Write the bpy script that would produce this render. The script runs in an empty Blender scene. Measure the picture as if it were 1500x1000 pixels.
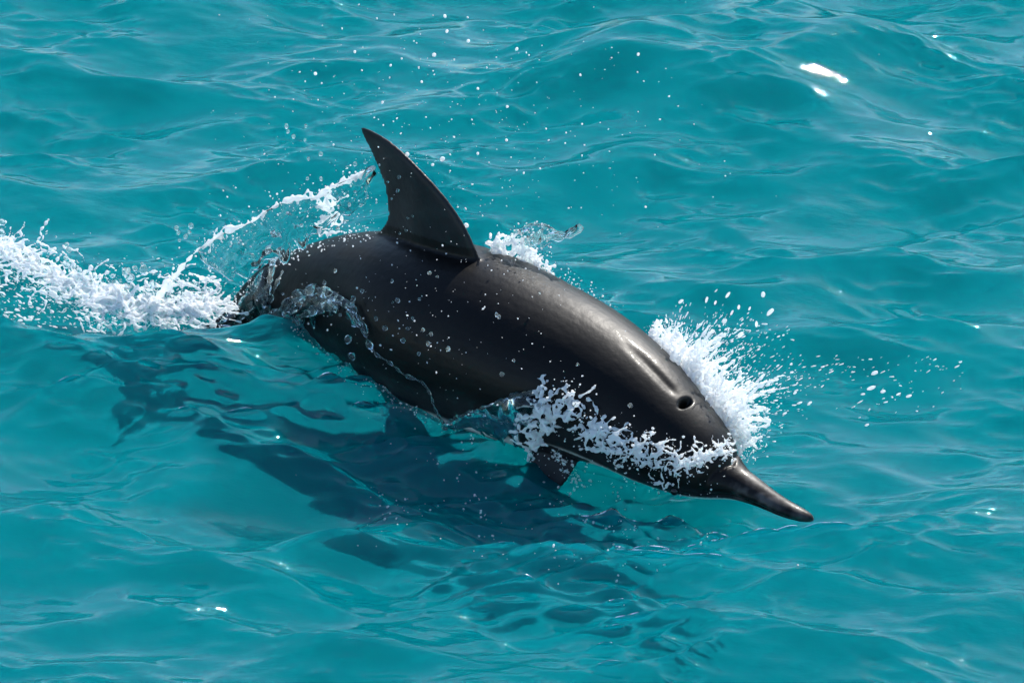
import bpy, bmesh, math, random
import numpy as np
from mathutils import Vector, Matrix
from mathutils.bvhtree import BVHTree

R = math.radians
rng = np.random.default_rng(11)
random.seed(11)
scene = bpy.context.scene
col = scene.collection

# ------------------------------------------------------------------ camera
PITCH, DIST, WIDTH = R(30), 9.0, 2.10          # looks 30 deg down from a boat deck, 9 m away
cam_d = bpy.data.cameras.new('camera'); cam = bpy.data.objects.new('camera', cam_d); col.objects.link(cam)
CAM = np.array([0.0, -DIST*math.cos(PITCH), DIST*math.sin(PITCH)])
cam.location = CAM; cam.rotation_euler = (math.pi/2 - PITCH, 0, 0)
cam_d.sensor_width = 36; cam_d.lens = 36*DIST/WIDTH
cam_d.clip_start = 0.1; cam_d.clip_end = 20000
scene.camera = cam

# ------------------------------------------------------------------ sky, sun, exposure
SUN_EL, SUN_AZ = R(37), R(30)                   # azimuth from +Y (away from camera) towards +X (right)
to_sun = Vector((math.sin(SUN_AZ)*math.cos(SUN_EL), math.cos(SUN_AZ)*math.cos(SUN_EL), math.sin(SUN_EL)))
world = bpy.data.worlds.new('World'); scene.world = world; world.use_nodes = True
wn = world.node_tree.nodes; wl = world.node_tree.links
sky = wn.new('ShaderNodeTexSky'); sky.sky_type = 'NISHITA'; sky.sun_disc = False
sky.sun_elevation = SUN_EL; sky.sun_rotation = SUN_AZ
sky.air_density = 1.0; sky.dust_density = 0.3; sky.ozone_density = 2.5
wl.new(sky.outputs[0], wn['Background'].inputs[0]); wn['Background'].inputs[1].default_value = 0.15
sd = bpy.data.lights.new('sun', 'SUN'); sd.energy = 5.0; sd.angle = R(0.5); sd.color = (1.0, 0.95, 0.87)
sun = bpy.data.objects.new('sun', sd); col.objects.link(sun)
sun.rotation_euler = to_sun.to_track_quat('Z', 'Y').to_euler(); sun.location = (4, 5, 8)
vs = scene.view_settings; vs.view_transform = 'Standard'; vs.look = 'None'; vs.gamma = 1.0; vs.exposure = 0.72
scene.cycles.max_bounces = 8; scene.cycles.transmission_bounces = 8; scene.cycles.transparent_max_bounces = 20
scene.cycles.diffuse_bounces = 5; scene.cycles.glossy_bounces = 3
scene.cycles.sample_clamp_indirect = 4.0
scene.cycles.use_denoising = True; scene.cycles.adaptive_threshold = .04

# ------------------------------------------------------------------ pixel (1500 x 1000) -> direction / place
FW = np.array([0, math.cos(PITCH), -math.sin(PITCH)]); UP = np.array([0, math.sin(PITCH), math.cos(PITCH)]); RT = np.array([1.0, 0, 0])
def ray(u, v):
    k = WIDTH/1500/DIST
    d = FW + RT*(u-750)*k + UP*(500-v)*k
    return d/np.linalg.norm(d)
def at_z(u, v, z=0.0):
    d = ray(u, v); t = (z-CAM[2])/d[2]; return CAM + d*t
def at_y(u, v, y):
    d = ray(u, v); t = (y-CAM[1])/d[1]; return CAM + d*t

# ------------------------------------------------------------------ helpers
def tag(o, label=None, cat=None, group=None, kind=None):
    if label: o['label'] = label
    if cat: o['category'] = cat
    if group: o['group'] = group
    if kind: o['kind'] = kind
    return o
def mesh_np(name, co, faces, smooth=True):
    """faces: (n,3) or (n,4) array"""
    me = bpy.data.meshes.new(name)
    co = np.asarray(co, np.float32); faces = np.asarray(faces, np.int32); n, k = faces.shape
    me.vertices.add(len(co)); me.vertices.foreach_set('co', co.ravel())
    me.loops.add(n*k); me.loops.foreach_set('vertex_index', faces.ravel())
    me.polygons.add(n); me.polygons.foreach_set('loop_start', np.arange(0, n*k, k, dtype=np.int32))
    me.polygons.foreach_set('loop_total', np.full(n, k, np.int32))
    me.polygons.foreach_set('use_smooth', np.full(n, smooth, bool))
    me.update(calc_edges=True); me.validate()
    return me
def link(name, me, mat, parent=None):
    o = bpy.data.objects.new(name, me); col.objects.link(o)
    if mat: o.data.materials.clear(); o.data.materials.append(mat)
    o.parent = parent
    return o
def grid_faces(nu, nv, closed_v=False):
    a = np.arange(nu*nv).reshape(nu, nv)
    if closed_v: a = np.concatenate([a, a[:, :1]], 1)
    return np.stack([a[:-1, :-1], a[1:, :-1], a[1:, 1:], a[:-1, 1:]], -1).reshape(-1, 4)
def pchip(x, y, xi):
    x = np.asarray(x, float); y = np.asarray(y, float); h = np.diff(x); d = np.diff(y)/h
    m = np.zeros_like(y); m[0], m[-1] = d[0], d[-1]
    for i in range(1, len(x)-1):
        m[i] = 0 if d[i-1]*d[i] <= 0 else 2*d[i-1]*d[i]/(d[i-1]+d[i])
    k = np.clip(np.searchsorted(x, xi)-1, 0, len(h)-1); t = (xi-x[k])/h[k]
    return ((1+2*t)*(1-t)**2*y[k] + t*(1-t)**2*h[k]*m[k] + t*t*(3-2*t)*y[k+1] + t*t*(t-1)*h[k]*m[k+1])
def spline(pts, n):
    """Catmull-Rom through pts, resampled by arc length"""
    P = np.asarray(pts, float); P = np.vstack([2*P[0]-P[1], P, 2*P[-1]-P[-2]])
    out = []
    for i in range(1, len(P)-2):
        t = np.linspace(0, 1, 60, endpoint=False)[:, None]
        a, b, c, d = P[i-1], P[i], P[i+1], P[i+2]
        out.append(.5*(2*b + (c-a)*t + (2*a-5*b+4*c-d)*t**2 + (3*b-a-3*c+d)*t**3))
    out = np.vstack(out+[P[-2:-1]])
    s = np.concatenate([[0], np.cumsum(np.linalg.norm(np.diff(out, axis=0), axis=1))])
    si = np.linspace(0, s[-1], n)
    return np.stack([np.interp(si, s, out[:, k]) for k in range(P.shape[1])], 1), si
def remesh(me, voxel, smooth_iters=0, factor=.5):
    o = bpy.data.objects.new('tmp', me); col.objects.link(o)
    m = o.modifiers.new('r', 'REMESH'); m.mode = 'VOXEL'; m.voxel_size = voxel; m.use_smooth_shade = True
    if smooth_iters:
        s = o.modifiers.new('s', 'SMOOTH'); s.factor = factor; s.iterations = smooth_iters
    dg = bpy.context.evaluated_depsgraph_get(); dg.update()
    r = bpy.data.meshes.new_from_object(o.evaluated_get(dg)); bpy.data.objects.remove(o)
    return r
def get_co(me):
    a = np.empty(len(me.vertices)*3, np.float32); me.vertices.foreach_get('co', a); return a.reshape(-1, 3).astype(float)

# smooth random field, used for lumps and edges
_fk = rng.normal(size=(48, 3)); _fp = rng.uniform(0, 2*math.pi, 48)
def field(p, scale, seed=0):
    r = np.random.default_rng(seed); k = r.normal(size=(24, p.shape[1]))/scale; ph = r.uniform(0, 6.283, 24)
    return np.cos(p@k.T*2.2 + ph).sum(1)/math.sqrt(12)

# ------------------------------------------------------------------ materials
def new_mat(name):
    m = bpy.data.materials.new(name); m.use_nodes = True
    nt = m.node_tree
    for n in list(nt.nodes): nt.nodes.remove(n)
    out = nt.nodes.new('ShaderNodeOutputMaterial')
    return m, nt, out
def N(nt, t, **kw):
    n = nt.nodes.new(t)
    for k, v in kw.items():
        if k in n.inputs: n.inputs[k].default_value = v
        else: setattr(n, k, v)
    return n
def mixsh(nt, fac, a, b):
    m = nt.nodes.new('ShaderNodeMixShader')
    if isinstance(fac, (int, float)): m.inputs[0].default_value = fac
    else: nt.links.new(fac, m.inputs[0])
    nt.links.new(a, m.inputs[1]); nt.links.new(b, m.inputs[2])
    return m.outputs[0]

def mat_water():
    m, nt, out = new_mat('sea_water')
    geo = N(nt, 'ShaderNodeNewGeometry')
    tc = N(nt, 'ShaderNodeTexCoord')
    # light welling up from the depth hardly depends on the slope of the surface
    up = N(nt, 'ShaderNodeMix', data_type='VECTOR'); up.inputs[0].default_value = 0.72
    nt.links.new(geo.outputs['Normal'], up.inputs[4]); up.inputs[5].default_value = (0, 0, 1)
    nz = N(nt, 'ShaderNodeTexNoise', Scale=1.3, Detail=3.0); nt.links.new(tc.outputs['Object'], nz.inputs['Vector'])
    cr = N(nt, 'ShaderNodeMix', data_type='RGBA')
    nt.links.new(nz.outputs[0], cr.inputs[0])
    cr.inputs[6].default_value = (0.0, 0.136, 0.186, 1); cr.inputs[7].default_value = (0.0, 0.206, 0.256, 1)
    dif = N(nt, 'ShaderNodeSubsurfaceScattering', falloff='BURLEY', Scale=.12); dif.inputs['Radius'].default_value = (.3, 1, 1); nt.links.new(cr.outputs[2], dif.inputs[0]); nt.links.new(up.outputs[1], dif.inputs['Normal'])
    trl = N(nt, 'ShaderNodeBsdfTranslucent'); trl.inputs[0].default_value = (0.05, 0.8, 0.85, 1)
    nt.links.new(up.outputs[1], trl.inputs['Normal'])
    body = mixsh(nt, 0.38, dif.outputs[0], trl.outputs[0])
    # fine ripples below the mesh resolution
    mp = N(nt, 'ShaderNodeMapping'); mp.inputs['Scale'].default_value = (.8, 2.0, 1); mp.inputs['Rotation'].default_value = (0, 0, R(12)); nt.links.new(tc.outputs['Object'], mp.inputs[0])
    n2 = N(nt, 'ShaderNodeTexNoise', Scale=42.0, Detail=3.0, Roughness=.55); nt.links.new(mp.outputs[0], n2.inputs['Vector'])
    bmp = N(nt, 'ShaderNodeBump', Distance=0.006); nt.links.new(n2.outputs[0], bmp.inputs['Height'])
    pm = N(nt, 'ShaderNodeTexNoise', Scale=2.6, Detail=2.0); nt.links.new(tc.outputs['Object'], pm.inputs['Vector'])
    pr = N(nt, 'ShaderNodeMapRange'); pr.inputs[1].default_value = .42; pr.inputs[2].default_value = .68; pr.inputs[3].default_value = .06; pr.inputs[4].default_value = .30
    nt.links.new(pm.outputs[0], pr.inputs[0]); nt.links.new(pr.outputs[0], bmp.inputs['Strength'])
    ref = N(nt, 'ShaderNodeBsdfRefraction', IOR=1.33, Roughness=0.0); ref.inputs[0].default_value = (0.06, 0.86, 0.885, 1)
    nt.links.new(bmp.outputs[0], ref.inputs['Normal'])
    body = mixsh(nt, 0.50, body, ref.outputs[0])
    gl = N(nt, 'ShaderNodeBsdfGlossy', Roughness=0.005); nt.links.new(bmp.outputs[0], gl.inputs['Normal'])
    fr = N(nt, 'ShaderNodeFresnel', IOR=1.33); nt.links.new(bmp.outputs[0], fr.inputs['Normal'])
    s = mixsh(nt, fr.outputs[0], body, gl.outputs[0])
    nt.links.new(s, out.inputs[0]); return m

def mat_simple(name, color, rough=.8, noise=.3, scale=5):
    m, nt, out = new_mat(name)
    tc = N(nt, 'ShaderNodeTexCoord'); nz = N(nt, 'ShaderNodeTexNoise', Scale=scale, Detail=6.0); nt.links.new(tc.outputs['Object'], nz.inputs['Vector'])
    mx = N(nt, 'ShaderNodeMix', data_type='RGBA'); nt.links.new(nz.outputs[0], mx.inputs[0])
    mx.inputs[6].default_value = tuple(c*(1-noise) for c in color)+(1,); mx.inputs[7].default_value = tuple(c*(1+noise) for c in color)+(1,)
    b = N(nt, 'ShaderNodeBsdfPrincipled', Roughness=rough); nt.links.new(mx.outputs[2], b.inputs['Base Color'])
    nt.links.new(b.outputs[0], out.inputs[0]); return m

def mat_skin():
    m, nt, out = new_mat('dolphin_skin')
    at = N(nt, 'ShaderNodeAttribute', attribute_name='pigment_shade')
    tc = N(nt, 'ShaderNodeTexCoord')
    nz = N(nt, 'ShaderNodeTexNoise', Scale=14.0, Detail=8.0, Roughness=.65); nt.links.new(tc.outputs['Object'], nz.inputs['Vector'])
    mr = N(nt, 'ShaderNodeMapRange'); mr.inputs[1].default_value = .3; mr.inputs[2].default_value = .75; mr.inputs[3].default_value = .6; mr.inputs[4].default_value = 1.5
    nt.links.new(nz.outputs[0], mr.inputs[0])
    mx = N(nt, 'ShaderNodeMix', data_type='RGBA', blend_type='MULTIPLY'); mx.inputs[0].default_value = 1
    nt.links.new(at.outputs['Color'], mx.inputs[6]); nt.links.new(mr.outputs[0], mx.inputs[7])
    b = N(nt, 'ShaderNodeBsdfPrincipled')
    nt.links.new(mx.outputs[2], b.inputs['Base Color'])
    # wet skin: broad sheen from the skin, sharp glints from the film of water on it
    r2 = N(nt, 'ShaderNodeTexNoise', Scale=30.0, Detail=5.0); nt.links.new(tc.outputs['Object'], r2.inputs['Vector'])
    rr = N(nt, 'ShaderNodeMapRange'); rr.inputs[3].default_value = .39; rr.inputs[4].default_value = .53; nt.links.new(r2.outputs[0], rr.inputs[0]); nt.links.new(rr.outputs[0], b.inputs['Roughness'])
    b.inputs['Specular IOR Level'].default_value = .17
    b.inputs['Coat Weight'].default_value = .08; b.inputs['Coat Roughness'].default_value = .09; b.inputs['Coat IOR'].default_value = 1.33
    n3 = N(nt, 'ShaderNodeTexNoise', Scale=55.0, Detail=4.0); nt.links.new(tc.outputs['Object'], n3.inputs['Vector'])
    bp = N(nt, 'ShaderNodeBump', Strength=.20, Distance=.004); nt.links.new(n3.outputs[0], bp.inputs['Height'])
    nt.links.new(bp.outputs[0], b.inputs['Normal']); nt.links.new(bp.outputs[0], b.inputs['Coat Normal'])
    nt.links.new(b.outputs[0], out.inputs[0]); return m

def mat_foam():
    m, nt, out = new_mat('white_foam')
    d = N(nt, 'ShaderNodeBsdfDiffuse'); d.inputs[0].default_value = (.95, .96, .96, 1)
    t = N(nt, 'ShaderNodeBsdfTranslucent'); t.inputs[0].default_value = (.95, .97, .97, 1)
    a = mixsh(nt, .5, d.outputs[0], t.outputs[0])
    g = N(nt, 'ShaderNodeBsdfGlass', IOR=1.33, Roughness=.05)
    a = mixsh(nt, .08, a, g.outputs[0])
    tr = N(nt, 'ShaderNodeBsdfTransparent'); a = mixsh(nt, .25, a, tr.outputs[0])
    nt.links.new(a, out.inputs[0]); return m
def mat_clear():
    m, nt, out = new_mat('clear_water')
    g = N(nt, 'ShaderNodeBsdfGlass', IOR=1.33, Roughness=.0); g.inputs[0].default_value = (.93, .985, .985, 1)
    d = N(nt, 'ShaderNodeBsdfTranslucent'); d.inputs[0].default_value = (.85, .92, .92, 1)
    a = mixsh(nt, .07, g.outputs[0], d.outputs[0])
    nt.links.new(a, out.inputs[0]); return m

def mat_film():
    m, nt, out = new_mat('water_film')
    g = N(nt, 'ShaderNodeBsdfGlass', IOR=1.33, Roughness=.0); g.inputs[0].default_value = (.96, .99, .99, 1)
    nt.links.new(g.outputs[0], out.inputs[0]); return m
M_FILM = mat_film()
def mat_lace():
    m, nt, out = new_mat('lacy_foam')
    tc = N(nt, 'ShaderNodeTexCoord'); at = N(nt, 'ShaderNodeAttribute', attribute_name='dens')
    mp = N(nt, 'ShaderNodeMapping'); mp.inputs['Rotation'].default_value = (0, R(25), 0); mp.inputs['Scale'].default_value = (.55, 1, 1.3); nt.links.new(tc.outputs['Object'], mp.inputs[0])
    nz = N(nt, 'ShaderNodeTexNoise', Scale=75.0, Detail=7.0, Roughness=.72, Distortion=.9); nt.links.new(mp.outputs[0], nz.inputs['Vector'])
    ad = N(nt, 'ShaderNodeMath', operation='ADD'); nt.links.new(nz.outputs[0], ad.inputs[0]); nt.links.new(at.outputs['Fac'], ad.inputs[1])
    mr = N(nt, 'ShaderNodeMapRange'); mr.inputs[1].default_value = .96; mr.inputs[2].default_value = 1.06; nt.links.new(ad.outputs[0], mr.inputs[0])
    d = N(nt, 'ShaderNodeBsdfDiffuse'); d.inputs[0].default_value = (.95, .96, .96, 1)
    t = N(nt, 'ShaderNodeBsdfTranslucent'); t.inputs[0].default_value = (.95, .97, .97, 1)
    bp = N(nt, 'ShaderNodeBump', Strength=.8, Distance=.01); nt.links.new(nz.outputs[0], bp.inputs['Height'])
    nt.links.new(bp.outputs[0], d.inputs['Normal'])
    a = mixsh(nt, .5, d.outputs[0], t.outputs[0]); tr = N(nt, 'ShaderNodeBsdfTransparent')
    nt.links.new(mixsh(nt, mr.outputs[0], tr.outputs[0], a), out.inputs[0]); return m
M_LACE = mat_lace()
M_WATER, M_SKIN, M_FOAM, M_CLEAR = mat_water(), mat_skin(), mat_foam(), mat_clear()
M_BACKING = mat_simple('pale_backing', (.40, .55, .53), .9, .10, 1.0)
M_HILL = mat_simple('wooded_hill', (.035, .05, .035), .95, .5, .02)
M_EYE = mat_simple('eye_dark', (.006, .006, .006), .08, .1, 20)
M_HOLE = mat_simple('blowhole_dark', (.004, .004, .004), .5, .1, 20)

# ------------------------------------------------------------------ the sea: one sheet to the horizon, real waves
def axis(lo, hi, d, far, g=1.09):
    c = np.arange(lo, hi+d/2, d); out = []; s, p = d, c[-1]
    while p < far: s *= g; p += s; out.append(p)
    out2 = []; s, p = d, c[0]
    while p > -far: s *= g; p -= s; out2.append(p)
    return np.concatenate([out2[::-1], c, out])
GX = axis(-1.45, 1.45, .0050, 4000); GY = axis(-1.75, 2.1, .0060, 4000)
X, Y = np.meshgrid(GX, GY, indexing='ij')
spac = np.maximum(np.gradient(GX)[:, None], np.gradient(GY)[None, :])

WR = np.random.default_rng(5)
def wave_set(lam0, lam1, n, slope, spread, mean):
    out = []
    for i in range(n):
        lam = lam0*(lam1/lam0)**WR.random(); th = mean + WR.normal()*spread
        out.append((lam, th, slope*lam/(2*math.pi)*math.sqrt(2/n)*(.6+.8*WR.random()), WR.uniform(0, 6.283)))
    return out
WAVES = (wave_set(1.4, .80, 8, .085, .30, R(-80)) + wave_set(.70, .38, 14, .135, .33, R(-102)) +
         wave_set(.38, .19, 24, .195, .33, R(-82)) + wave_set(.19, .095, 32, .215, .33, R(-97)))
RIPPLES = wave_set(.095, .055, 30, .19, .34, R(-80)) + wave_set(.055, .032, 30, .19, .32, R(-100))
def noise2(x, y, scale, seed):
    r = np.random.default_rng(seed); h = 0
    for i in range(10):
        th = r.uniform(0, 6.283); k = (0.6+.8*r.random())/scale*2*math.pi
        h = h + np.cos(k*(x*math.cos(th)+y*math.sin(th)) + r.uniform(0, 6.283))
    return h/math.sqrt(5)

def seg_frame(x, y, a, b):
    """signed distance across and position along the segment a-b"""
    a = np.asarray(a)[:2]; b = np.asarray(b)[:2]; d = b-a; L = np.linalg.norm(d); d = d/L
    return (x-a[0])*d[0]+(y-a[1])*d[1], -(x-a[0])*d[1]+(y-a[1])*d[0], L
def sstep(t): t = np.clip(t, 0, 1); return t*t*(3-2*t)

def local_shape(x, y):
    h = 0.0
    # the ridge of water in front of the wake: gentle towards the boat, steep behind
    t, c, L = seg_frame(x, y, at_z(-120, 482, .05), at_z(420, 489, .05))
    c = c + .012*np.cos(t*9+1) + .008*np.cos(t*21)
    along = 1-sstep((t-(L-.12))/.3)
    h = h + along*np.where(c < 0, .060*np.exp(-(c/.20)**2), .060*np.exp(-(c/.075)**2))
    h = h - along*.055*np.exp(-((c-.22)/.13)**2)
    # water heaped along the near flank of the leaping dolphin
    t, c, L = seg_frame(x, y, at_z(450, 530, .05), at_z(840, 690, .03))
    al = sstep((t+.12)/.2)*(1-sstep((t-L+.05)/.25))
    h = h + al*.030*np.exp(-((c+.01)/.09)**2)
    # the tall smooth swell beyond
    t, c, L = seg_frame(x, y, at_z(860, 62, .05), at_z(1240, 48, .05))
    al = sstep((t+.25)/.4)*(1-sstep((t-L+.15)/.4))
    h = h + al*np.where(c < 0, .085*np.exp(-(c/.42)**2), .085*np.exp(-(c/.16)**2))
    return h

dx_ = np.zeros_like(X); dy_ = np.zeros_like(X); Z = np.zeros_like(X)
patch = np.clip(.58 + .60*noise2(X, Y, .40, 3), .18, 1.6)
def stir(x, y):                                # water churned up round the dolphin
    t, c, L = seg_frame(x, y, at_z(420, 560), at_z(1020, 790)); e = np.maximum(np.maximum(-t, t-L), 0)
    return np.exp(-(c/.24)**2 - (e/.22)**2)
def swirl(u, v, rad):
    c = at_z(u, v); return np.exp(-((X-c[0])**2+(Y-c[1])**2)/rad**2)
patch = patch + 1.5*stir(X, Y) + 1.3*swirl(890, 770, .22) + 1.2*swirl(900, 900, .30) + 1.0*swirl(230, 570, .28)
for (lam, th, a, ph) in WAVES + RIPPLES:
    k = 2*math.pi/lam; w = np.clip(lam/(3.2*spac)-.6, 0, 1)
    if lam < .095: w = w*patch
    elif lam < .19: w = w*(.7+.3*patch)
    arg = k*(X*math.cos(th)+Y*math.sin(th)) + ph
    Z += a*w*np.cos(arg)
    ch = .75*a*w*np.sin(arg); dx_ -= ch*math.cos(th); dy_ -= ch*math.sin(th)
near = np.exp(-((X/3)**2+(Y/3)**2))
Z = Z + local_shape(X, Y)
WX, WY, WZ = X+dx_, Y+dy_, Z
water_me = mesh_np('water', np.stack([WX, WY, WZ], -1).reshape(-1, 3), grid_faces(len(GX), len(GY)))
water = link('water', water_me, M_WATER)
tag(water, 'turquoise sea with small crossing waves', None, kind='structure')
def water_z(x, y):
    i = np.clip(np.searchsorted(GX, x), 0, len(GX)-1); j = np.clip(np.searchsorted(GY, y), 0, len(GY)-1)
    return WZ[i, j]

sb = mesh_np('water_backing', [(-4000, -4000, 0), (4000, -4000, 0), (4000, 4000, 0), (-4000, 4000, 0)], [(0, 1, 2, 3)])  # added floor, unseen: its pale teal returns light up through the water
water_backing = link('water_backing', sb, M_BACKING); water_backing.location.z = -2.2; tag(water_backing, 'unseen pale sheet added under the sea to brighten it from below', kind='structure')

# far wooded coast: only its reflection shows, as dark flecks on the backs of the waves
def make_hills():
    n, m = 260, 9
    ang = np.linspace(R(-75), R(75), n)
    hgt = 98 + 34*noise2(ang*3, ang*0, 1.0, 8) + 10*noise2(ang*9, ang*0, .6, 9)
    co = []
    for j in range(m):
        f = j/(m-1); d = 900 + 500*f
        prof = math.sin(f*math.pi*.5)
        co.append(np.stack([np.sin(ang)*d, np.cos(ang)*d, np.maximum(hgt, 12)*prof - 2 + 4*noise2(ang*20, ang*0+f*3, .6, 10+j)*prof], -1))
    co = np.stack(co, 1)
    o = link('hills', mesh_np('hills', co.reshape(-1, 3), grid_faces(n, m)), M_HILL)
    tag(o, 'low dark wooded coast beyond the sea', kind='structure')
make_hills()

# ------------------------------------------------------------------ dolphins
PROF = np.array([  # s, top, bottom, half width (of body length)
 (0, .0015, -.002, .0015), (.006, .0052, -.0058, .0062), (.02, .0072, -.0080, .0098), (.06, .0108, -.0115, .0135), (.092, .0160, -.0165, .0190),
 (.107, .0215, -.0205, .0265), (.120, .033, -.0250, .036), (.140, .047, -.0310, .047), (.175, .060, -.0405, .059), (.22, .072, -.0520, .070),
 (.28, .083, -.0680, .083), (.36, .095, -.0870, .095), (.45, .102, -.098, .099), (.54, .098, -.097, .092), (.64, .082, -.081, .071),
 (.74, .060, -.057, .046), (.83, .042, -.039, .027), (.91, .028, -.026, .016), (.97, .018, -.018, .011), (1.0, .008, -.008, .005)])
def prof(s):
    return [pchip(PROF[:, 0], PROF[:, k], s) for k in (1, 2, 3)]

def fin_mesh(le, te, thick, nh=26, nc=28):
    """le/te: lists of (h, x) edges; returns verts in (x chord, y thickness, z height) and quads + caps"""
    le = np.array(le); te = np.array(te)
    h = np.linspace(0, 1, nh)**.85; h0, h1 = le[0, 0], le[-1, 0]; h = h0 + (h1-h0)*h
    xl = pchip(le[:, 0], le[:, 1], h); xt = pchip(te[:, 0], te[:, 1], h)
    th = np.linspace(0, 2*math.pi, nc, endpoint=False)
    cx = .5-.5*np.cos(th); sgn = np.where(th < math.pi, 1, -1)
    yt = sgn*(2.969*np.sqrt(cx)-1.26*cx-3.516*cx**2+2.843*cx**3-1.0*cx**4)
    V = []
    for i in range(nh):
        ch = max(xt[i]-xl[i], 1e-4); f = (h[i]-h0)/(h1-h0)
        t = thick*ch*(1-.35*f) + .012
        V.append(np.stack([xl[i]+cx*ch, yt*t*.5+sgn*np.sin(th)*sgn*.0015, np.full(nc, h[i])], -1))
    V = np.array(V).reshape(-1, 3); F = [tuple(f) for f in grid_faces(nh, nc, True)]
    F.append(tuple(range(nc))[::-1]); F.append(tuple(range((nh-1)*nc, nh*nc)))
    return V, F

def dolphin_mesh(name, spine_pts, length, roll, voxel=.0036, dorsal_scale=1.0):
    C, si = spline(spine_pts, 400)
    si = si/si[-1]
    T = np.gradient(C, axis=0); T /= np.linalg.norm(T, axis=1)[:, None]         # points tailwards
    rolls = np.interp(si, [r[0] for r in roll], [r[1] for r in roll])
    Uv = []; Rv = []
    for i in range(len(C)):
        u = np.array([0, 0, 1.0]); u = u - T[i]*(u@T[i]); u /= np.linalg.norm(u)
        r = np.cross(T[i], u)                                                   # tailward x up
        a = rolls[i]; u2 = u*math.cos(a) + r*math.sin(a); r2 = np.cross(T[i], u2)
        Uv.append(u2); Rv.append(r2)
    Uv = np.array(Uv); Rv = np.array(Rv)
    def bend(p):   # p: (s*L, y, z) canonical, s from the tip of the beak
        s = np.clip(p[:, 0]/length, 0, 1)
        I = lambda A: np.stack([np.interp(s, si, A[:, k]) for k in range(3)], 1)
        over = (p[:, 0]/length - s)[:, None]*length
        return I(C) + I(T)*over + I(Rv)*p[:, 1:2] + I(Uv)*p[:, 2:3]
    bm = bmesh.new()
    def add(V, F):
        vs_ = [bm.verts.new(v) for v in V]
        for f in F:
            try: bm.faces.new([vs_[i] for i in f])
            except ValueError: pass
    # trunk
    ns, na = 230, 56
    s = np.concatenate([np.linspace(0, .16, 90, endpoint=False), np.linspace(.16, 1, ns-90)])
    tp, bt, w = prof(s); th = np.linspace(0, 2*math.pi, na, endpoint=False)
    V = []
    for i in range(ns):
        ct, st = np.cos(th), np.sin(th)
        z = np.where(ct > 0, tp[i]*ct, -bt[i]*ct)
        # tailstock is keeled above and below
        keel = np.clip((s[i]-.6)/.25, 0, 1); y = w[i]*st*(1-.25*keel*np.abs(ct)**3)
        if s[i] < .12:   # line of the mouth along the beak
            y = y*(1-.10*np.exp(-((ct+.28)/.12)**2))
        V.append(np.stack([np.full(na, s[i]), y, z], -1)*length)
    V = np.array(V).reshape(-1, 3)
    F = [tuple(f) for f in grid_faces(ns, na, True)]; F.append(tuple(range(na))[::-1]); F.append(tuple(range((ns-1)*na, ns*na)))
    add(bend(V), F)
    # dorsal fin, traced from the photograph: chord a (0 front .. 1 rear), height h
    c0, c1, hh = .451*length, .592*length, .123*length*dorsal_scale
    le = [(-.45, -.22), (0, -.01), (.33, .135), (.60, .325), (.80, .545), (.93, .77), (.985, .91), (1.0, .98)]
    te = [(-.45, 1.30), (0, 1.02), (.10, .935), (.25, .895), (.42, .895), (.63, .935), (.87, 1.02), (.97, 1.065), (1.0, 1.06)]
    Vf, Ff = fin_mesh(le, te, .13)
    zt = np.interp((c0 + Vf[:, 0]*(c1-c0))/length, PROF[:, 0], PROF[:, 1])*length
    base = np.interp(np.array([.5*(c0+c1)])/length, PROF[:, 0], PROF[:, 1])[0]*length - .006
    P = np.stack([c0+Vf[:, 0]*(c1-c0), Vf[:, 1]*(c1-c0), base+Vf[:, 2]*hh], -1)
    add(bend(P), Ff)
    # flippers
    le = [(-.2, 0.0), (0, 0.0), (.3, .10), (.6, .38), (.85, .72), (1.0, 1.0)]
    te = [(-.2, .85), (0, .85), (.3, .83), (.6, .90), (.85, 1.03), (1.0, 1.10)]
    for sg in (1, -1):
        Vf, Ff = fin_mesh(le, te, .16); sc = .085*length; ln = .15*length
        tw = R(60)
        out = Vf[:, 2]*ln
        P = np.stack([.265*length + Vf[:, 0]*sc, sg*(.058*length + out*math.cos(tw)) , -.052*length - out*math.sin(tw) + Vf[:, 1]*sc], -1)
        if sg < 0: Ff = [f[::-1] for f in Ff]
        add(bend(P), Ff)
    # flukes
    le = [(-.1, -.1), (0, 0.0), (.25, .18), (.55, .42), (.85, .78), (1.0, 1.05)]
    te = [(-.1, .75), (0, .72), (.25, .80), (.55, .86), (.85, 1.0), (1.0, 1.12)]
    for sg in (1, -1):
        Vf, Ff = fin_mesh(le, te, .12); sc = .105*length; ln = .135*length
        P = np.stack([.925*length + Vf[:, 0]*sc, sg*Vf[:, 2]*ln, Vf[:, 1]*sc], -1)
        if sg < 0: Ff = [f[::-1] for f in Ff]
        add(bend(P), Ff)
    bmesh.ops.triangulate(bm, faces=[f for f in bm.faces if len(f.verts) > 4])
    me = bpy.data.meshes.new(name); bm.to_mesh(me); bm.free()
    me = remesh(me, voxel, 5, .5); me.name = name
    # body coordinates of every vertex
    co = get_co(me); smp = np.arange(0, 400, 2); near_i = np.empty(len(co), int)
    for a in range(0, len(co), 20000):
        d = ((co[a:a+20000, None, :]-C[None, smp, :])**2).sum(2); near_i[a:a+20000] = smp[d.argmin(1)]
    d = co - C[near_i]
    sv = si[near_i]; zz = (d*Uv[near_i]).sum(1)/length; yy = (d*Rv[near_i]).sum(1)/length
    # blowhole: a crescent pit on the crown of the head
    bh = .184
    e = ((sv*length + (d*T[near_i]).sum(1))/length - bh)
    pit = np.exp(-((e/.0036)**2 + ((yy)/.0082)**2)**1.5)*(zz > 0)
    groove = np.exp(-(yy/.006)**2)*sstep((e-.004)/.02)*(1-sstep((e-.05)/.05))*(zz > 0)
    co2 = co - Uv[near_i]*((pit*.014 + groove*.0022)*length)[:, None]
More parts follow.
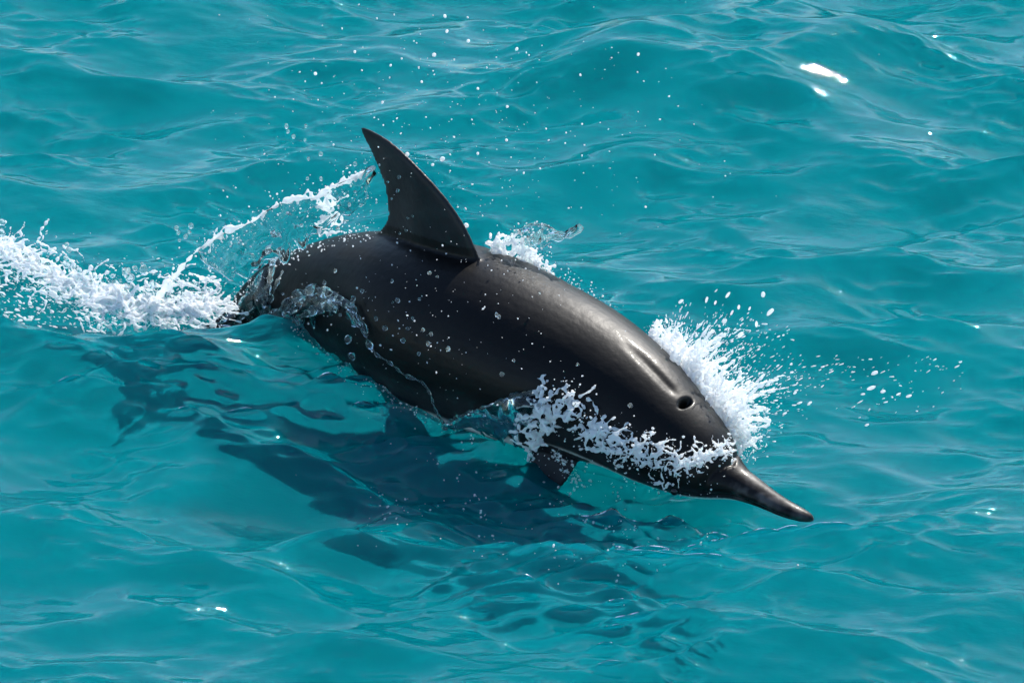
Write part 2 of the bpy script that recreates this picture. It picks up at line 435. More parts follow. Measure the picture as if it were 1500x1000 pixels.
    me.vertices.foreach_set('co', co2.astype(np.float32).ravel()); me.update()
    # crease between melon and beak, line of the mouth back towards the eye
    tp, bt, w = prof(np.clip(sv, 0, 1)); q0 = zz/np.where(zz > 0, tp, -bt)
    sx = (sv*length + (d*T[near_i]).sum(1))/length
    crease = np.exp(-((sx-(.108+.010*np.abs(yy)/.03))/.0028)**2)*(q0 > -.25)*(sx < .135)
    mouth = np.exp(-((zz-(-.0045-.010*sstep((sx-.09)/.06)))/.0018)**2)*(sx < .150)*(np.abs(yy) > .35*w)
    n_out = Uv[near_i]*zz[:, None]+Rv[near_i]*yy[:, None]; n_out /= np.linalg.norm(n_out, axis=1)[:, None]+1e-9
    co2 = co2 - n_out*((crease*.0030+mouth*.0022)*length)[:, None]
    me.vertices.foreach_set('co', co2.astype(np.float32).ravel()); me.update()
    # pigment: dark cape, grey flank, pale belly
    tp, bt, w = prof(sv); q = zz/np.where(zz > 0, tp, -bt)          # -1 belly .. 1 back
    wav = .10*np.sin(sv*14+.6) + .05*field(co, .12, 4)
    cape = np.array([.0018, .0016, .0014]); flank = np.array([.0125, .0142, .0155]); belly = np.array([.62, .64, .60])
    f1 = sstep((-(q+wav) + .10)/.35)[:, None]; f2 = sstep((-(q+wav)-.50)/.14)[:, None]
    cc = cape*(1-f1) + flank*f1; cc = cc*(1-f2) + belly*f2
    beak = sstep((.10-sv)/.02)[:, None]; cc = cc*(1-beak) + np.array([.030, .027, .025])*(1+.8*field(co, .012, 9)+.5*field(co, .03, 12)).clip(.25, 3)[:, None]*beak
    fin = (np.hypot(zz, yy) > 1.10*np.maximum(tp, w)+.003)[:, None]; fin = fin | ((sv > .235) & (sv < .40) & (zz < -.030) & (np.abs(yy) > .030) & (np.hypot(zz, yy) > .070) & (np.abs(sv-.30) < .055))[:, None]; cc = np.where(fin, flank, cc)
    cc = cc*(1-pit[:, None]*.85)*(1-.7*np.maximum(crease, mouth)[:, None])  # blowhole, beak crease and mouth line: recess shade painted into the colour
    at = me.attributes.new('pigment_shade', 'FLOAT_COLOR', 'POINT')
    at.data.foreach_set('color', np.concatenate([cc, np.ones((len(cc), 1))], 1).astype(np.float32).ravel())
    for p in me.polygons: p.use_smooth = True
    return me, bend

def px_spine(rows):
    return [at_z(u, v, z) for (u, v, z) in rows]
# leaping dolphin: centre line traced in the photograph, heights above the water from the waterline it breaks
DZ1 = -.055
SP1 = px_spine([(u, v, z+DZ1*min(1, max(.25, (1193-u)/160))) for (u, v, z) in [(1193, 761, .022), (1150, 744, .036), (1098, 716, .060), (1040, 688, .090), (975, 646, .118), (922, 606, .140), (855, 566, .158), (780, 533, .170), (705, 501, .174),
                (632, 475, .168), (560, 450, .148), (495, 442, .115), (428, 448, .060), (376, 481, -.01), (330, 508, -.045), (275, 526, -.07), (215, 544, -.085), (158, 560, -.09)]])
def arc(P): P = np.array(P); return spline(P, 300)[1][-1]
L1 = arc(SP1)
me1, bend1 = dolphin_mesh('dolphin', SP1, L1, [(0, 0), (1, 0)])
dol = link('dolphin', me1, M_SKIN)
tag(dol, 'wet dark grey dolphin leaping with raised dorsal fin and beak at the water', 'dolphin')
print('dolphin length', L1)
def lens(name, p, nrm, r, parent, mat):
    bm = bmesh.new(); bmesh.ops.create_uvsphere(bm, u_segments=20, v_segments=12, radius=r)
    me = bpy.data.meshes.new(name); bm.to_mesh(me); bm.free()
    for q in me.polygons: q.use_smooth = True
    o = link(name, me, mat, parent); o.location = p; return o
for sg in (1, -1):
    s = .145; tp, bt, w = [float(q[0]) for q in prof(np.array([s]))]
    p = bend1(np.array([[s*L1, sg*w*.97*L1, -.010*L1]]))[0]
    lens('eye', p, None, .0085, dol, M_EYE)
BV1 = BVHTree.FromPolygons([v.co for v in me1.vertices], [p.vertices for p in me1.polygons])

# a second one, just under the surface beside it
SP2 = px_spine([(1050, 1000, -.34), (1010, 975, -.30), (960, 945, -.28), (880, 905, -.265), (800, 868, -.26), (700, 820, -.265), (600, 770, -.275), (500, 725, -.285), (400, 690, -.29), (300, 655, -.29), (210, 640, -.28)])
L2 = arc(SP2)
me2, bend2 = dolphin_mesh('dolphin_swimming', SP2, L2, [(0, 0), (1, 0)], .006)
dol2 = link('dolphin', me2, M_SKIN)
tag(dol2, 'dark blurred dolphin swimming just under the surface beside the leaping one', 'dolphin')
#SPLASH
# ------------------------------------------------------------------ splashes, foam and drops
SR = np.random.default_rng(21)
def ico(sub):
    bm = bmesh.new(); bmesh.ops.create_icosphere(bm, subdivisions=sub, radius=1)
    bm.verts.ensure_lookup_table()
    V = np.array([v.co[:] for v in bm.verts]); F = np.array([[v.index for v in f.verts] for f in bm.faces]); bm.free()
    return V, F
ICO = {1: ico(1), 2: ico(2), 3: ico(3)}
def rand_unit(n):
    a = SR.normal(size=(n, 3)); return a/np.linalg.norm(a, axis=1)[:, None]
def blobs(C, r, sub=1, stretch=None, ratio=None, lump=.18):
    """many little drops as one vertex/face soup; stretched along a direction, each a little uneven"""
    C = np.asarray(C, float); r = np.asarray(r, float); n = len(C); V, F = ICO[sub]
    A = rand_unit(n) if stretch is None else stretch/np.linalg.norm(stretch, axis=1)[:, None]
    q = (1+.5*SR.random(n)) if ratio is None else ratio
    P = np.repeat(V[None], n, 0)
    k = rand_unit(n)*2.4; k2 = rand_unit(n)*4.1
    f = 1 + lump*np.sin(np.einsum('ijk,ik->ij', P, k)+SR.uniform(0, 6, n)[:, None]) + lump*.6*np.sin(np.einsum('ijk,ik->ij', P, k2)+SR.uniform(0, 6, n)[:, None])
    P = P*f[..., None]
    al = np.einsum('ijk,ik->ij', P, A)
    P = P/np.sqrt(q)[:, None, None] + (al*(q-1/np.sqrt(q))[:, None])[..., None]*A[:, None, :]
    P = P*r[:, None, None] + C[:, None, :]
    FF = F[None] + (np.arange(n)*len(V))[:, None, None]
    return P.reshape(-1, 3), FF.reshape(-1, 3)
def soup_mesh(name, parts):
    vs_, fs, o = [], [], 0
    for V, F in parts: vs_.append(V); fs.append(F+o); o += len(V)
    return mesh_np(name, np.vstack(vs_), np.vstack(fs))
def chain(pts, r, beads=.45, bead_len=.02, seed=0):
    """centres and radii of a beaded rope of water along a path"""
    P, s = spline(pts, max(8, int(arc(pts)/.0022))); n = len(P)
    rr = np.interp(np.linspace(0, 1, n), np.linspace(0, 1, len(r)), r) if hasattr(r, '__len__') else np.full(n, r)
    g = np.random.default_rng(seed)
    m = sum(np.cos(2*math.pi*s/(bead_len*(.6+g.random()*1.6))+g.uniform(0, 6)) for _ in range(5))/2.2
    rr = rr*np.clip(1+beads*m, .35, 2.1)
    return P + SR.normal(size=P.shape)*rr[:, None]*.12, rr
def wet(name, cr_list, mat, parent, voxel, smooth=2, sub=1):
    """fuses chains/blobs into one continuous liquid surface"""
    C = np.vstack([c for c, r in cr_list]); r = np.concatenate([r for c, r in cr_list])
    V, F = blobs(C, np.maximum(r, voxel*.85), sub, lump=.05, ratio=np.ones(len(C)))
    me = remesh(mesh_np(name, V, F), voxel, smooth, .4)
    for p in me.polygons: p.use_smooth = True
    o = link(name, me, mat, parent); return o
def hit(u, v):
    d = ray(u, v); h = BV1.ray_cast(Vector(CAM), Vector(d))
    return None if h[0] is None else (np.array(h[0]), np.array(h[1]))
BVW = BVHTree.FromPolygons([tuple(v) for v in np.stack([WX, WY, WZ], -1)[::4, ::4].reshape(-1, 3)], [tuple(f) for f in grid_faces(len(GX[::4]), len(GY[::4]))])
def hit_w(u, v):
    d = ray(u, v); h = BVW.ray_cast(Vector(CAM), Vector(d)); return np.array(h[0])
def skin(u, v, off=.012):
    """on the dolphin (or the water where the dolphin is missed), lifted off by off"""
    h = hit(u, v)
    if h is None: p = hit_w(u, v); return p + np.array([0, 0, off])
    return h[0] + h[1]*off
def poly_pts(line, n, spread):
    L = np.array(line, float); s = np.concatenate([[0], np.cumsum(np.linalg.norm(np.diff(L, axis=0), axis=1))])
    t = SR.random(n)*s[-1]
    return np.stack([np.interp(t, s, L[:, 0]), np.interp(t, s, L[:, 1])], 1) + SR.normal(size=(n, 2))*spread
PX = WIDTH/1500                              # metres per photograph pixel at the dolphin
def splash(label):
    o = bpy.data.objects.new('splash', None); col.objects.link(o); o.empty_display_size = .05
    tag(o, label, 'splash', 'splashes thrown up round the leaping dolphin'); return o
def stuff(o): o['kind'] = 'stuff'; return o

# --- 1. wake foam behind the ridge of water at the tail
w1 = splash('white churned foam of the wake behind the diving tail')
RIDGE_Y = at_z(200, 494, .05)[1]
def wake_p(u, v, j=.05):
    y = RIDGE_Y + .07 + max(0, (485-v))*.0019 + SR.random()*j
    p = at_y(u, v, y); return p
band = [(-60, 340), (0, 372), (50, 398), (100, 425), (150, 445), (210, 455), (270, 458), (330, 455)]
wid = lambda u: 10 + 15*min(1, max(0, (u+20)/160)) 
def wander(u, v, ln, ang, rad, place, wig=.6, seed=0, steps=4, squash=.8):
    """a thread of water that wanders across the picture plane from a pixel"""
    pp = [(u, v)]; a = ang
    for q in range(steps):
        a += SR.normal()*wig; u += math.cos(a)*ln/steps; v += math.sin(a)*ln/steps*squash; pp.append((u, v))
    rr = rad*(.7+.6*SR.random(steps+1)); rr[-1] *= 1.25
    return chain([place(x, y) for x, y in pp], rr, .5, .011, seed)
core = []
for k in range(430):
    u, v = poly_pts(band, 1, 1.0)[0]; dv = SR.normal()*wid(u)*.95 + (abs(SR.normal())*8 if u > 120 else 0)
    j = SR.random()*.05
    core.append(wander(u, v+dv, 14+30*SR.random()**1.5, R(24 if u < 150 else 4)+SR.normal()*.45+(math.pi if SR.random() < .5 else 0), .0014+.0014*SR.random(), lambda a, b: wake_p(a, b, 0)+np.array([0, j, 0]), .42, k, 5))
strands = []
for i in range(120):                          # spikes thrown off the crest
    u, v = poly_pts(band[1:], 1, 3)[0]; p0 = wake_p(u, v-wid(u)*.4)
    a = R(-90) + SR.normal()*.55; ln = (6+26*SR.random()**3)*PX
    p1 = p0 + RT*math.cos(a)*ln - UP*math.sin(a)*ln + FW*SR.normal()*.01
    strands.append(chain([p0, (p0+p1)/2+SR.normal(size=3)*.002, p1], [.0026, .0016, .0024], .5, .014, i))
stuff(wet('foam', core+strands, M_FOAM, w1, .0020, 1))
def lace(parent, line, up, dn, place, seed, dens=.55):
    L = np.array(line, float); n, m = 150, 40
    s_ = np.linspace(0, 1, n); q = np.concatenate([[0], np.cumsum(np.linalg.norm(np.diff(L, axis=0), axis=1))]); q /= q[-1]
    U = np.interp(s_, q, L[:, 0]); Vv = np.interp(s_, q, L[:, 1]); P = np.zeros((n, m, 3)); D = np.zeros((n, m))
    for i in range(n):
        for j in range(m):
            f = j/(m-1); P[i, j] = place(U[i], Vv[i]-up(U[i])+f*(up(U[i])+dn(U[i])))
            D[i, j] = dens - .75*abs(2*f-.85)**2.2 - .5*max(0, s_[i]-.93)*8
    P = P.reshape(-1, 3); P[:, 2] += .005*field(P, .035, seed)+.004*field(P, .014, seed+1); P[:, 1] += .006*field(P, .03, seed+2)
    me = mesh_np('foam', P, grid_faces(n, m)); at = me.attributes.new('dens', 'FLOAT', 'POINT')
    at.data.foreach_set('value', D.ravel().astype(np.float32)); return stuff(link('foam', me, M_LACE, parent))
lace(w1, band, lambda u: wid(u)*1.5, lambda u: wid(u)*2.2+6, lambda u, v: wake_p(u, v, 0)+np.array([0, .03, 0]), 70, .60)
C, r, st = [], [], []
for i in range(1300):                         # froth grains
    u, v = poly_pts(band, 1, 2)[0]; dv = SR.normal()*wid(u)*1.25
    C.append(wake_p(u, v+dv, .08)); r.append(.0006+.0013*SR.random()**2); st.append(RT*.8+UP*SR.normal()*.8)
for i in range(420):                          # flecks on the teal slope below the crest
    u = SR.random()*190-20; v = 405+SR.random()*75
    if v < 372+u*.45+18: continue
    C.append(wake_p(u, v, .01)); r.append(.0009+.0030*SR.random()**3); st.append(RT+UP*(.1-SR.random()*.7))
stuff(link('spray', soup_mesh('spray', [blobs(C, r, 1, np.array(st), 1.2+1.8*SR.random(len(C)))]), M_FOAM, w1))

# --- 2. rope of water arching up to the dorsal fin, with the clear film hanging from it
w2 = splash('thin beaded rope of water arching from the wake up to the dorsal fin')
FIN_Y = hit(590, 300)[0][1] + .05
rope_px = [(228, 440), (245, 418), (262, 396), (290, 366), (316, 350), (338, 336), (366, 326), (396, 306), (430, 291), (462, 290), (487, 274), (515, 263), (548, 246)]
ys = np.linspace(RIDGE_Y+.16, FIN_Y, len(rope_px))
rope = [at_y(u, v, y) for (u, v), y in zip(rope_px, ys)]
ch = [chain(rope, [.0095, .0065, .0045, .0030, .0028, .0050, .0024, .0030, .0048, .0034, .0044, .0034, .0048], .6, .04, 3)]
for k in range(46):                           # knots, hooks and drips on the rope
    i = SR.integers(1, len(rope)-1); p = rope[i] + (rope[i+1]-rope[i])*SR.random()
    a = SR.uniform(-2.6, -.4) if SR.random() < .6 else SR.uniform(.3, 2.4); ln = (4+12*SR.random()**2)*PX
    ch.append(chain([p, p+RT*math.cos(a)*ln*.5-UP*math.sin(a)*ln*.5, p+RT*math.cos(a+.5)*ln-UP*math.sin(a+.5)*ln], [.0032, .0018, .0030], .4, .012, k))
wet('rope', ch, M_FOAM, w2, .0024, 2)
colm = []
for k in range(34):                           # the white column standing on the back
    t_ = SR.random(); u0 = 482+SR.normal()*(9-4*t_)-4*t_; v0 = 350-62*t_
    y = at_y(480, 345, 0)[1] + hit(485, 362)[0][1] + SR.normal()*.012
    colm.append(wander(u0, v0, 10+16*SR.random(), R(-90)+SR.normal()*.5, .0018+.0010*SR.random(), lambda a, b: at_y(a, b, y), .6, 50+k))
stuff(wet('column', colm, M_FOAM, w2, .0020, 1))
C, r = [], []
for k in range(420):
    t = SR.random(); i = int(t*(len(rope)-1)); p = rope[i] + (rope[min(i+1, len(rope)-1)]-rope[i])*SR.random()
    below = SR.random() < .7
    C.append(p + RT*SR.normal()*10*PX - UP*(1 if below else -.5)*abs(SR.normal())*26*PX + FW*SR.normal()*.02); r.append(.0006+.0018*SR.random()**2.5)
stuff(link('spray', soup_mesh('spray', [blobs(C, r, 1)]), M_FOAM, w2))
def film(name, top, bot, parent, mat, amp=.006, n=70, m=26, th=.0018, seed=0, hole=0):
    A, _ = spline(top, n); B, _ = spline(bot, n); win = (np.sin(np.linspace(.02, math.pi-.02, n))**.55*(1+.16*noise2(np.linspace(0, 1, n), 0, .12, seed)))[:, None]; B = A+(B-A)*win
    t = np.linspace(0, 1, m)[None, :, None]; G = A[:, None]*(1-t)+B[:, None]*t
    bul = (np.sin(np.linspace(0, math.pi, m))[None, :, None])*np.array([0, -.4, .3])*.03
    G = G + bul; Pf = G.reshape(-1, 3)
    nr = np.cross(np.gradient(G, axis=0).reshape(-1, 3), np.gradient(G, axis=1).reshape(-1, 3)); nr /= np.linalg.norm(nr, axis=1)[:, None]+1e-9
    dsp = amp*(field(Pf, .05, seed)+.5*field(Pf, .018, seed+1))
    thick = th*(1+.55*field(Pf, .02, seed+2))
    P1 = Pf+nr*(dsp+thick.clip(.0006))[:, None]; P2 = Pf+nr*(dsp-thick.clip(.0006))[:, None]
    F = grid_faces(n, m)
    if hole:
        hf = field(Pf, .030, seed+5); F = F[(hf[F].mean(1) < hole)]
    bm = bmesh.new(); va = [bm.verts.new(p) for p in P1]; vb = [bm.verts.new(p) for p in P2]
    for f in F:
        bm.faces.new([va[i] for i in f]); bm.faces.new([vb[i] for i in f[::-1]])
    edge = {}
    for f in F:
        for a, b in zip(f, np.roll(f, -1)): edge[(a, b)] = 1
    for (a, b) in edge:
        if (b, a) not in edge: bm.faces.new([va[b], va[a], vb[a], vb[b]])
    bmesh.ops.recalc_face_normals(bm, faces=bm.faces)
    loose = [v for v in bm.verts if not v.link_faces]; bmesh.ops.delete(bm, geom=loose, context='VERTS')
    me = bpy.data.meshes.new(name); bm.to_mesh(me); bm.free()
    for p in me.polygons: p.use_smooth = True
    return link(name, me, mat, parent)
film('film', rope[3:], [at_y(u, v, y-.01) for (u, v), y in zip([(325, 452), (350, 430), (380, 400), (410, 378), (440, 362), (470, 352), (500, 346), (530, 338), (545, 330), (552, 322)], ys[3:])], w2, M_FILM, .004, seed=30)

# --- 3. clear sheet dragged up over the tail stock
w3 = splash('clear sheet of water draped over the tail stock')
tl = [(446, 333), (426, 345), (415, 358), (408, 385), (404, 412), (396, 440), (392, 470), (402, 492), (430, 505), (442, 500)]
cl = [chain([skin(u, v, .014) for u, v in tl], [.0022, .0028, .0034, .0040, .0045, .0060, .0065, .0050, .0060, .0040], .3, .03, 5)]
cl.append(chain([skin(u, v, .010) for u, v in [(404, 412), (380, 440), (352, 470), (330, 492), (300, 500)]], [.004, .005, .006, .004, .003], .3, .03, 6))
cl.append(chain([skin(u, v, .010) for u, v in [(420, 400), (405, 430), (398, 455)]], [.003, .005, .004], .4, .02, 7))
wet('strand', cl, M_CLEAR, w3, .0026, 2)
film('film', [skin(u, v, .010) for u, v in [(418, 356), (400, 385), (375, 415), (350, 445), (318, 476)]], [skin(u, v, .022) for u, v in [(425, 400), (405, 430), (396, 462), (380, 488), (335, 500)]], w3, M_FILM, .003, 60, 22, .0022, 40)
C, r = [], []
for k in range(260):
    u, v = poly_pts([(330, 455), (370, 415), (410, 385), (445, 360), (500, 350), (545, 338)], 1, 7)[0]
    C.append(skin(u, v+5, .004+.012*SR.random())); r.append(.0007+.0018*SR.random()**2)
stuff(link('spray', soup_mesh('spray', [blobs(C, r, 1)]), M_FOAM, w3))

# --- 4. beaded string of clear water running down the dark flank
w4 = splash('clear beaded string of water running down the dark flank')
p1 = [(398, 492), (404, 470), (420, 452), (440, 436), (455, 428), (470, 426), (490, 432), (508, 442), (520, 452)]
p2 = [(520, 452), (534, 470), (541, 488), (545, 500), (556, 516), (575, 528), (598, 546), (622, 556), (634, 572), (640, 590), (646, 602), (656, 618)]
p3 = [(656, 618), (672, 606), (700, 597), (730, 588), (755, 578), (785, 574)]
p4 = [(400, 478), (425, 470), (450, 460), (478, 450), (500, 452)]
p5 = [(430, 505), (424, 490), (412, 478), (404, 462)]
p6 = [(700, 601), (722, 606), (736, 612), (750, 612)]
cl = []
for k, (pp, rr, bd) in enumerate([(p1, [.007, .0065, .0065, .0075, .009, .0075, .0075, .0065, .0055], .5), (p2, [.0055, .0045, .005, .003, .003, .0028, .0032, .0028, .0030, .0034, .0045], .5),
                                  (p3, [.0050, .0036, .0030, .0030, .0045, .006], .4), (p4, [.005, .006, .005, .006, .005], .6), (p5, [.005, .007, .006, .005], .6), (p6, [.002, .002, .0025, .003], .4)]):
    cl.append(chain([skin(u, v, .010) for u, v in pp], rr, bd, .024, 60+k))
for k in range(46):
    u, v = poly_pts(p1+[(450, 450), (410, 480)], 1, 7)[0]
    cl.append((np.array([skin(u, v, .012+.01*SR.random())]), np.array([.003+.005*SR.random()**2])))
wet('strand', cl, M_CLEAR, w4, .0026, 2, 2)
film('film', [skin(u, v, .012) for u, v in [(402, 482), (420, 455), (455, 432), (490, 436), (520, 455), (545, 490)]], [skin(u, v, .008) for u, v in [(405, 500), (430, 480), (462, 466), (492, 462), (520, 478), (546, 505)]], w4, M_FILM, .003, 60, 18, .002, 44, .9)
film('film', [skin(u, v, .012) for u, v in [(656, 616), (700, 597), (755, 579), (800, 585)]], [skin(u, v, .010) for u, v in [(662, 640), (705, 640), (760, 640), (800, 640)]], w4, M_FILM, .002, 60, 20, .002, 47)

edge = []                                     # wet lip where the sea meets the flank
for u in range(436, 700, 9):
    v = 480
    while v < 760:
        a_, b_ = hit(u, v), hit_w(u, v)
        if a_ is not None and np.linalg.norm(b_-CAM) < np.linalg.norm(a_[0]-CAM): break
        if a_ is None and v > 560: break
        v += 2
    edge.append((u, v))
cl = []; C, r = [], []
for k in range(0, len(edge)-5, 4):
    seg = edge[k:k+6]
    if max(abs(np.diff([e[1] for e in seg]))) > 30: continue
    cl.append(chain([hit_w(u, v+1+SR.random()*3)+np.array([0, 0, .001]) for u, v in seg], [.0015, .003+.003*SR.random(), .0035, .002], .5, .03, 800+k))
for k in range(170):
    u, v = edge[SR.integers(0, len(edge))]
    C.append(hit_w(u+SR.normal()*5, v+abs(SR.normal())*9)+np.array([0, 0, .002])); r.append(.0007+.0016*SR.random()**2)
if cl: wet('lip', cl, M_CLEAR, w4, .0024, 2)
stuff(link('spray', soup_mesh('spray', [blobs(C, r, 1)]), M_FOAM, w4))

# --- 5. froth along the jaw and flipper
w5 = splash('white lacy froth breaking over the jaw and shoulder')
jaw = [(782, 640), (795, 600), (822, 592), (850, 606), (880, 632), (915, 648), (950, 660), (985, 672), (1015, 678), (1042, 664), (1066, 650)]
jw = lambda u: 22 if u < 870 else (15 if u < 1000 else 7)
cr = []
for k in range(230):
    u, v = poly_pts(jaw, 1, 2)[0]; w = jw(u); v += SR.normal()*w*.75
    a = SR.uniform(0, 6.283); ln = 10+30*SR.random()**1.3
    pp = [(u, v)]
    for q in range(3):
        a += SR.normal()*.7; u += math.cos(a)*ln/3; v += math.sin(a)*ln/3*.8; pp.append((u, v))
    off = .004+.02*SR.random()
    cr.append(chain([skin(x, y, off) for x, y in pp], (np.array([.0024+.0018*SR.random(), .0018, .0020, .0026])*(1.25 if u < 890 else .85)), .45, .016, 100+k))
stuff(wet('foam', cr, M_FOAM, w5, .0020, 1))
C, r = [], []
for k in range(650):
    u, v = poly_pts(jaw, 1, 2)[0]; w = jw(u); C.append(skin(u+SR.normal()*4, v+SR.normal()*w*1.05, .003+.03*SR.random())); r.append(.0007+.0026*SR.random()**2.6)
for k in range(220):                          # the drip into the sea and drops along the waterline
    u, v = poly_pts([(815, 650), (830, 680), (838, 700), (846, 716)], 1, 4)[0] if k < 110 else (790+SR.random()*270, 668+SR.random()*60)
    C.append(skin(u, v, .004+.012*SR.random())); r.append(.0008+.0026*SR.random()**2.2)
stuff(link('spray', soup_mesh('spray', [blobs(C, r, 1)]), M_FOAM, w5))

# --- 6. the burst beyond the head
w6 = splash('tall white burst of water beyond the head beside the blowhole')
base = [(948, 500), (975, 530), (1000, 562), (1022, 598), (1042, 628), (1062, 648)]
def base_p(t):
    x = t*(len(base)-1); i = min(int(x), len(base)-2); f = x-i
    u = base[i][0]*(1-f)+base[i+1][0]*f; v = base[i][1]*(1-f)+base[i+1][1]*f
    h = None; k = 0
    while h is None and k < 40: h = hit(u-k, v+k*.6); k += 3
    return u, v, h[0][1] + .035
cr = []; C, r, st = [], [], []
JET = [(SR.random(), SR.normal()*.30, .50+.85*SR.random()**1.2) for _ in range(22)]
for k in range(420):
    jt = JET[SR.integers(0, len(JET))]
    t = min(1, max(0, jt[0]+SR.normal()*.045)); u, v, y = base_p(t)
    reach = np.interp(t, [0, .2, .45, .7, 1], [20, 66, 128, 100, 52])*jt[2]
    a = R(np.interp(t, [0, .4, 1], [-78, -62, -28])) + jt[1] + SR.normal()*.16
    ln = reach*(.25+.75*SR.random()**1.4); y0 = y + abs(SR.normal())*.03
    dep = .02+.10*SR.random()
    f0 = SR.random()**1.6*.55
    def q(f): return at_y(u+math.cos(a)*ln*f, v+math.sin(a)*ln*f + 10*f*f, y0+dep*f)
    rr = .0016+.0030*SR.random()**2.5
    cr.append(chain([q(f0), q(f0+(1-f0)*.35)+SR.normal(size=3)*.003, q(f0+(1-f0)*.7)+SR.normal(size=3)*.003, q(1)], [rr*1.3, rr, rr*.75, rr*.9], .55, .013, 300+k))
    d = q(1)-q(.6)
    for j in range(9):                        # drops flung off its end
        f = 1+.75*SR.random()**2
        C.append(q(f)+SR.normal(size=3)*.008); r.append(.0007+.0017*SR.random()**2.5); st.append(d)
for k in range(460):                          # dense heart of tangled threads
    t = SR.random() if k < 420 else .45+.45*SR.random(); u, v, y = base_p(t); s_ = np.interp(t, [0, .4, 1], [9, 24, 20]); y = y+.02+.06*SR.random()
    cr.append(wander(u+8+abs(SR.normal())*s_, v-2+SR.normal()*s_*.75, 12+18*SR.random(), R(-50)+SR.normal()*1.0, .0017+.0017*SR.random()**2, lambda a, b: at_y(a, b, y), .7, 700+k))
stuff(wet('foam', cr, M_FOAM, w6, .0021, 1))
for k in range(750):
    t = SR.random(); u, v, y = base_p(t); s_ = np.interp(t, [0, .4, 1], [14, 38, 28])
    a = R(-50)+SR.normal()*.8
    C.append(at_y(u+8+abs(SR.normal())*s_, v-5-SR.normal()*s_*.8, y+.03+.08*SR.random())); r.append(.0007+.0020*SR.random()**2.5); st.append(RT*math.cos(a)-UP*math.sin(a))
for k in range(420):                          # spray carried ahead over the sea
    t = SR.random()**1.6; u = 1080+t*330; v = 470+SR.random()*170*(1-.35*t)+t*25
    if v < 520 and u > 1180: continue
    C.append(at_y(u, v, -.30+.3*SR.random())); r.append(.0007+.0018*SR.random()**2.5); st.append(RT*.9+UP*(.35+.3*SR.normal()))
stuff(link('spray', soup_mesh('spray', [blobs(C, r, 1, np.array(st), 1.3+2.2*SR.random(len(C)))]), M_FOAM, w6))

# --- 7. curl of water just ahead of the dorsal fin
w7 = splash('clear curl of water and foam beyond the back, ahead of the dorsal fin')
CY = hit(742, 400)[0][1] + .10
curls = [[(716, 368), (738, 352), (760, 338), (780, 329), (800, 331), (812, 338), (828, 342), (846, 330), (851, 336), (838, 346), (815, 350), (790, 352), (772, 364)],
         [(800, 331), (790, 342), (775, 350), (768, 362)], [(745, 352), (770, 350), (800, 345), (825, 343)], [(760, 372), (780, 384), (798, 398)]]
cl = [chain([at_y(u, v, CY) for u, v in c], .0034, .45, .022, 400+i) for i, c in enumerate(curls)]
wet('strand', cl, M_CLEAR, w7, .0024, 2, 2)
film('film', [at_y(u, v, CY) for u, v in curls[0][2:8]], [at_y(u, v, CY) for u, v in [(755, 362), (772, 366), (790, 360), (806, 353), (818, 350), (840, 345)]], w7, M_FILM, .003, 50, 14, .0018, 52)
cr = []
for k in range(95):
    u, v = poly_pts([(718, 366), (745, 356), (765, 366), (782, 385), (796, 400)], 1, 7)[0]; a = SR.uniform(0, 6.283); ln = (5+9*SR.random())
    cr.append(chain([at_y(u, v, CY+SR.normal()*.01), at_y(u+math.cos(a)*ln, v+math.sin(a)*ln, CY+SR.normal()*.01)], .0030, .5, .012, 450+k))
stuff(wet('foam', cr, M_FOAM, w7, .0025, 1))
C, r = [], []
for k in range(230):
    u, v = poly_pts([(718, 366), (760, 350), (800, 345), (790, 395), (850, 425), (905, 470)], 1, 9)[0]
    C.append(at_y(u, v-4, CY+SR.normal()*.02)); r.append(.0007+.0018*SR.random()**2.5)
stuff(link('spray', soup_mesh('spray', [blobs(C, r, 1)]), M_FOAM, w7))

# --- 8. fine spray hanging in the air, and white flecks for froth and painted sun glints on the sea below the head
C, r = [], []
for k in range(520):
    u = 640+SR.normal()*190; v = 200+SR.normal()*110
    if v > 345 or u < 300: continue
    C.append(at_y(u, v, -.25+.6*SR.random())); r.append(.0006+.0016*SR.random()**3)
for k in range(260):
    u = 620+SR.normal()*120; v = 470+SR.normal()*70
    h = hit(u, v)
    if h is None: continue
    C.append(h[0]+h[1]*(.004+.08*SR.random())); r.append(.0006+.0018*SR.random()**3)
sp = link('spray', soup_mesh('spray', [blobs(C, r, 1)]), M_FOAM)
tag(sp, 'fine white spray hanging in the air round the dorsal fin', 'spray', kind='stuff')
C, r = [], []
for k in range(480):
    u = 880+SR.normal()*85; v = 765+SR.normal()*48
    if SR.random() < .25: u = 640+SR.normal()*70; v = 735+SR.normal()*40
    if field(np.array([[u/40., v/18.]]), 1.0, 77)[0] < .1: continue
    C.append(hit_w(u, v)+np.array([0, 0, .0005])); r.append(.0008+.0022*SR.random()**2.5)
V, F = blobs(C, r, 1)
ff = link('foam', soup_mesh('foam', [(V, F)]), M_FOAM)
tag(ff, 'scattered white flecks of froth and painted sun glints on the water under the head', 'foam', kind='stuff')

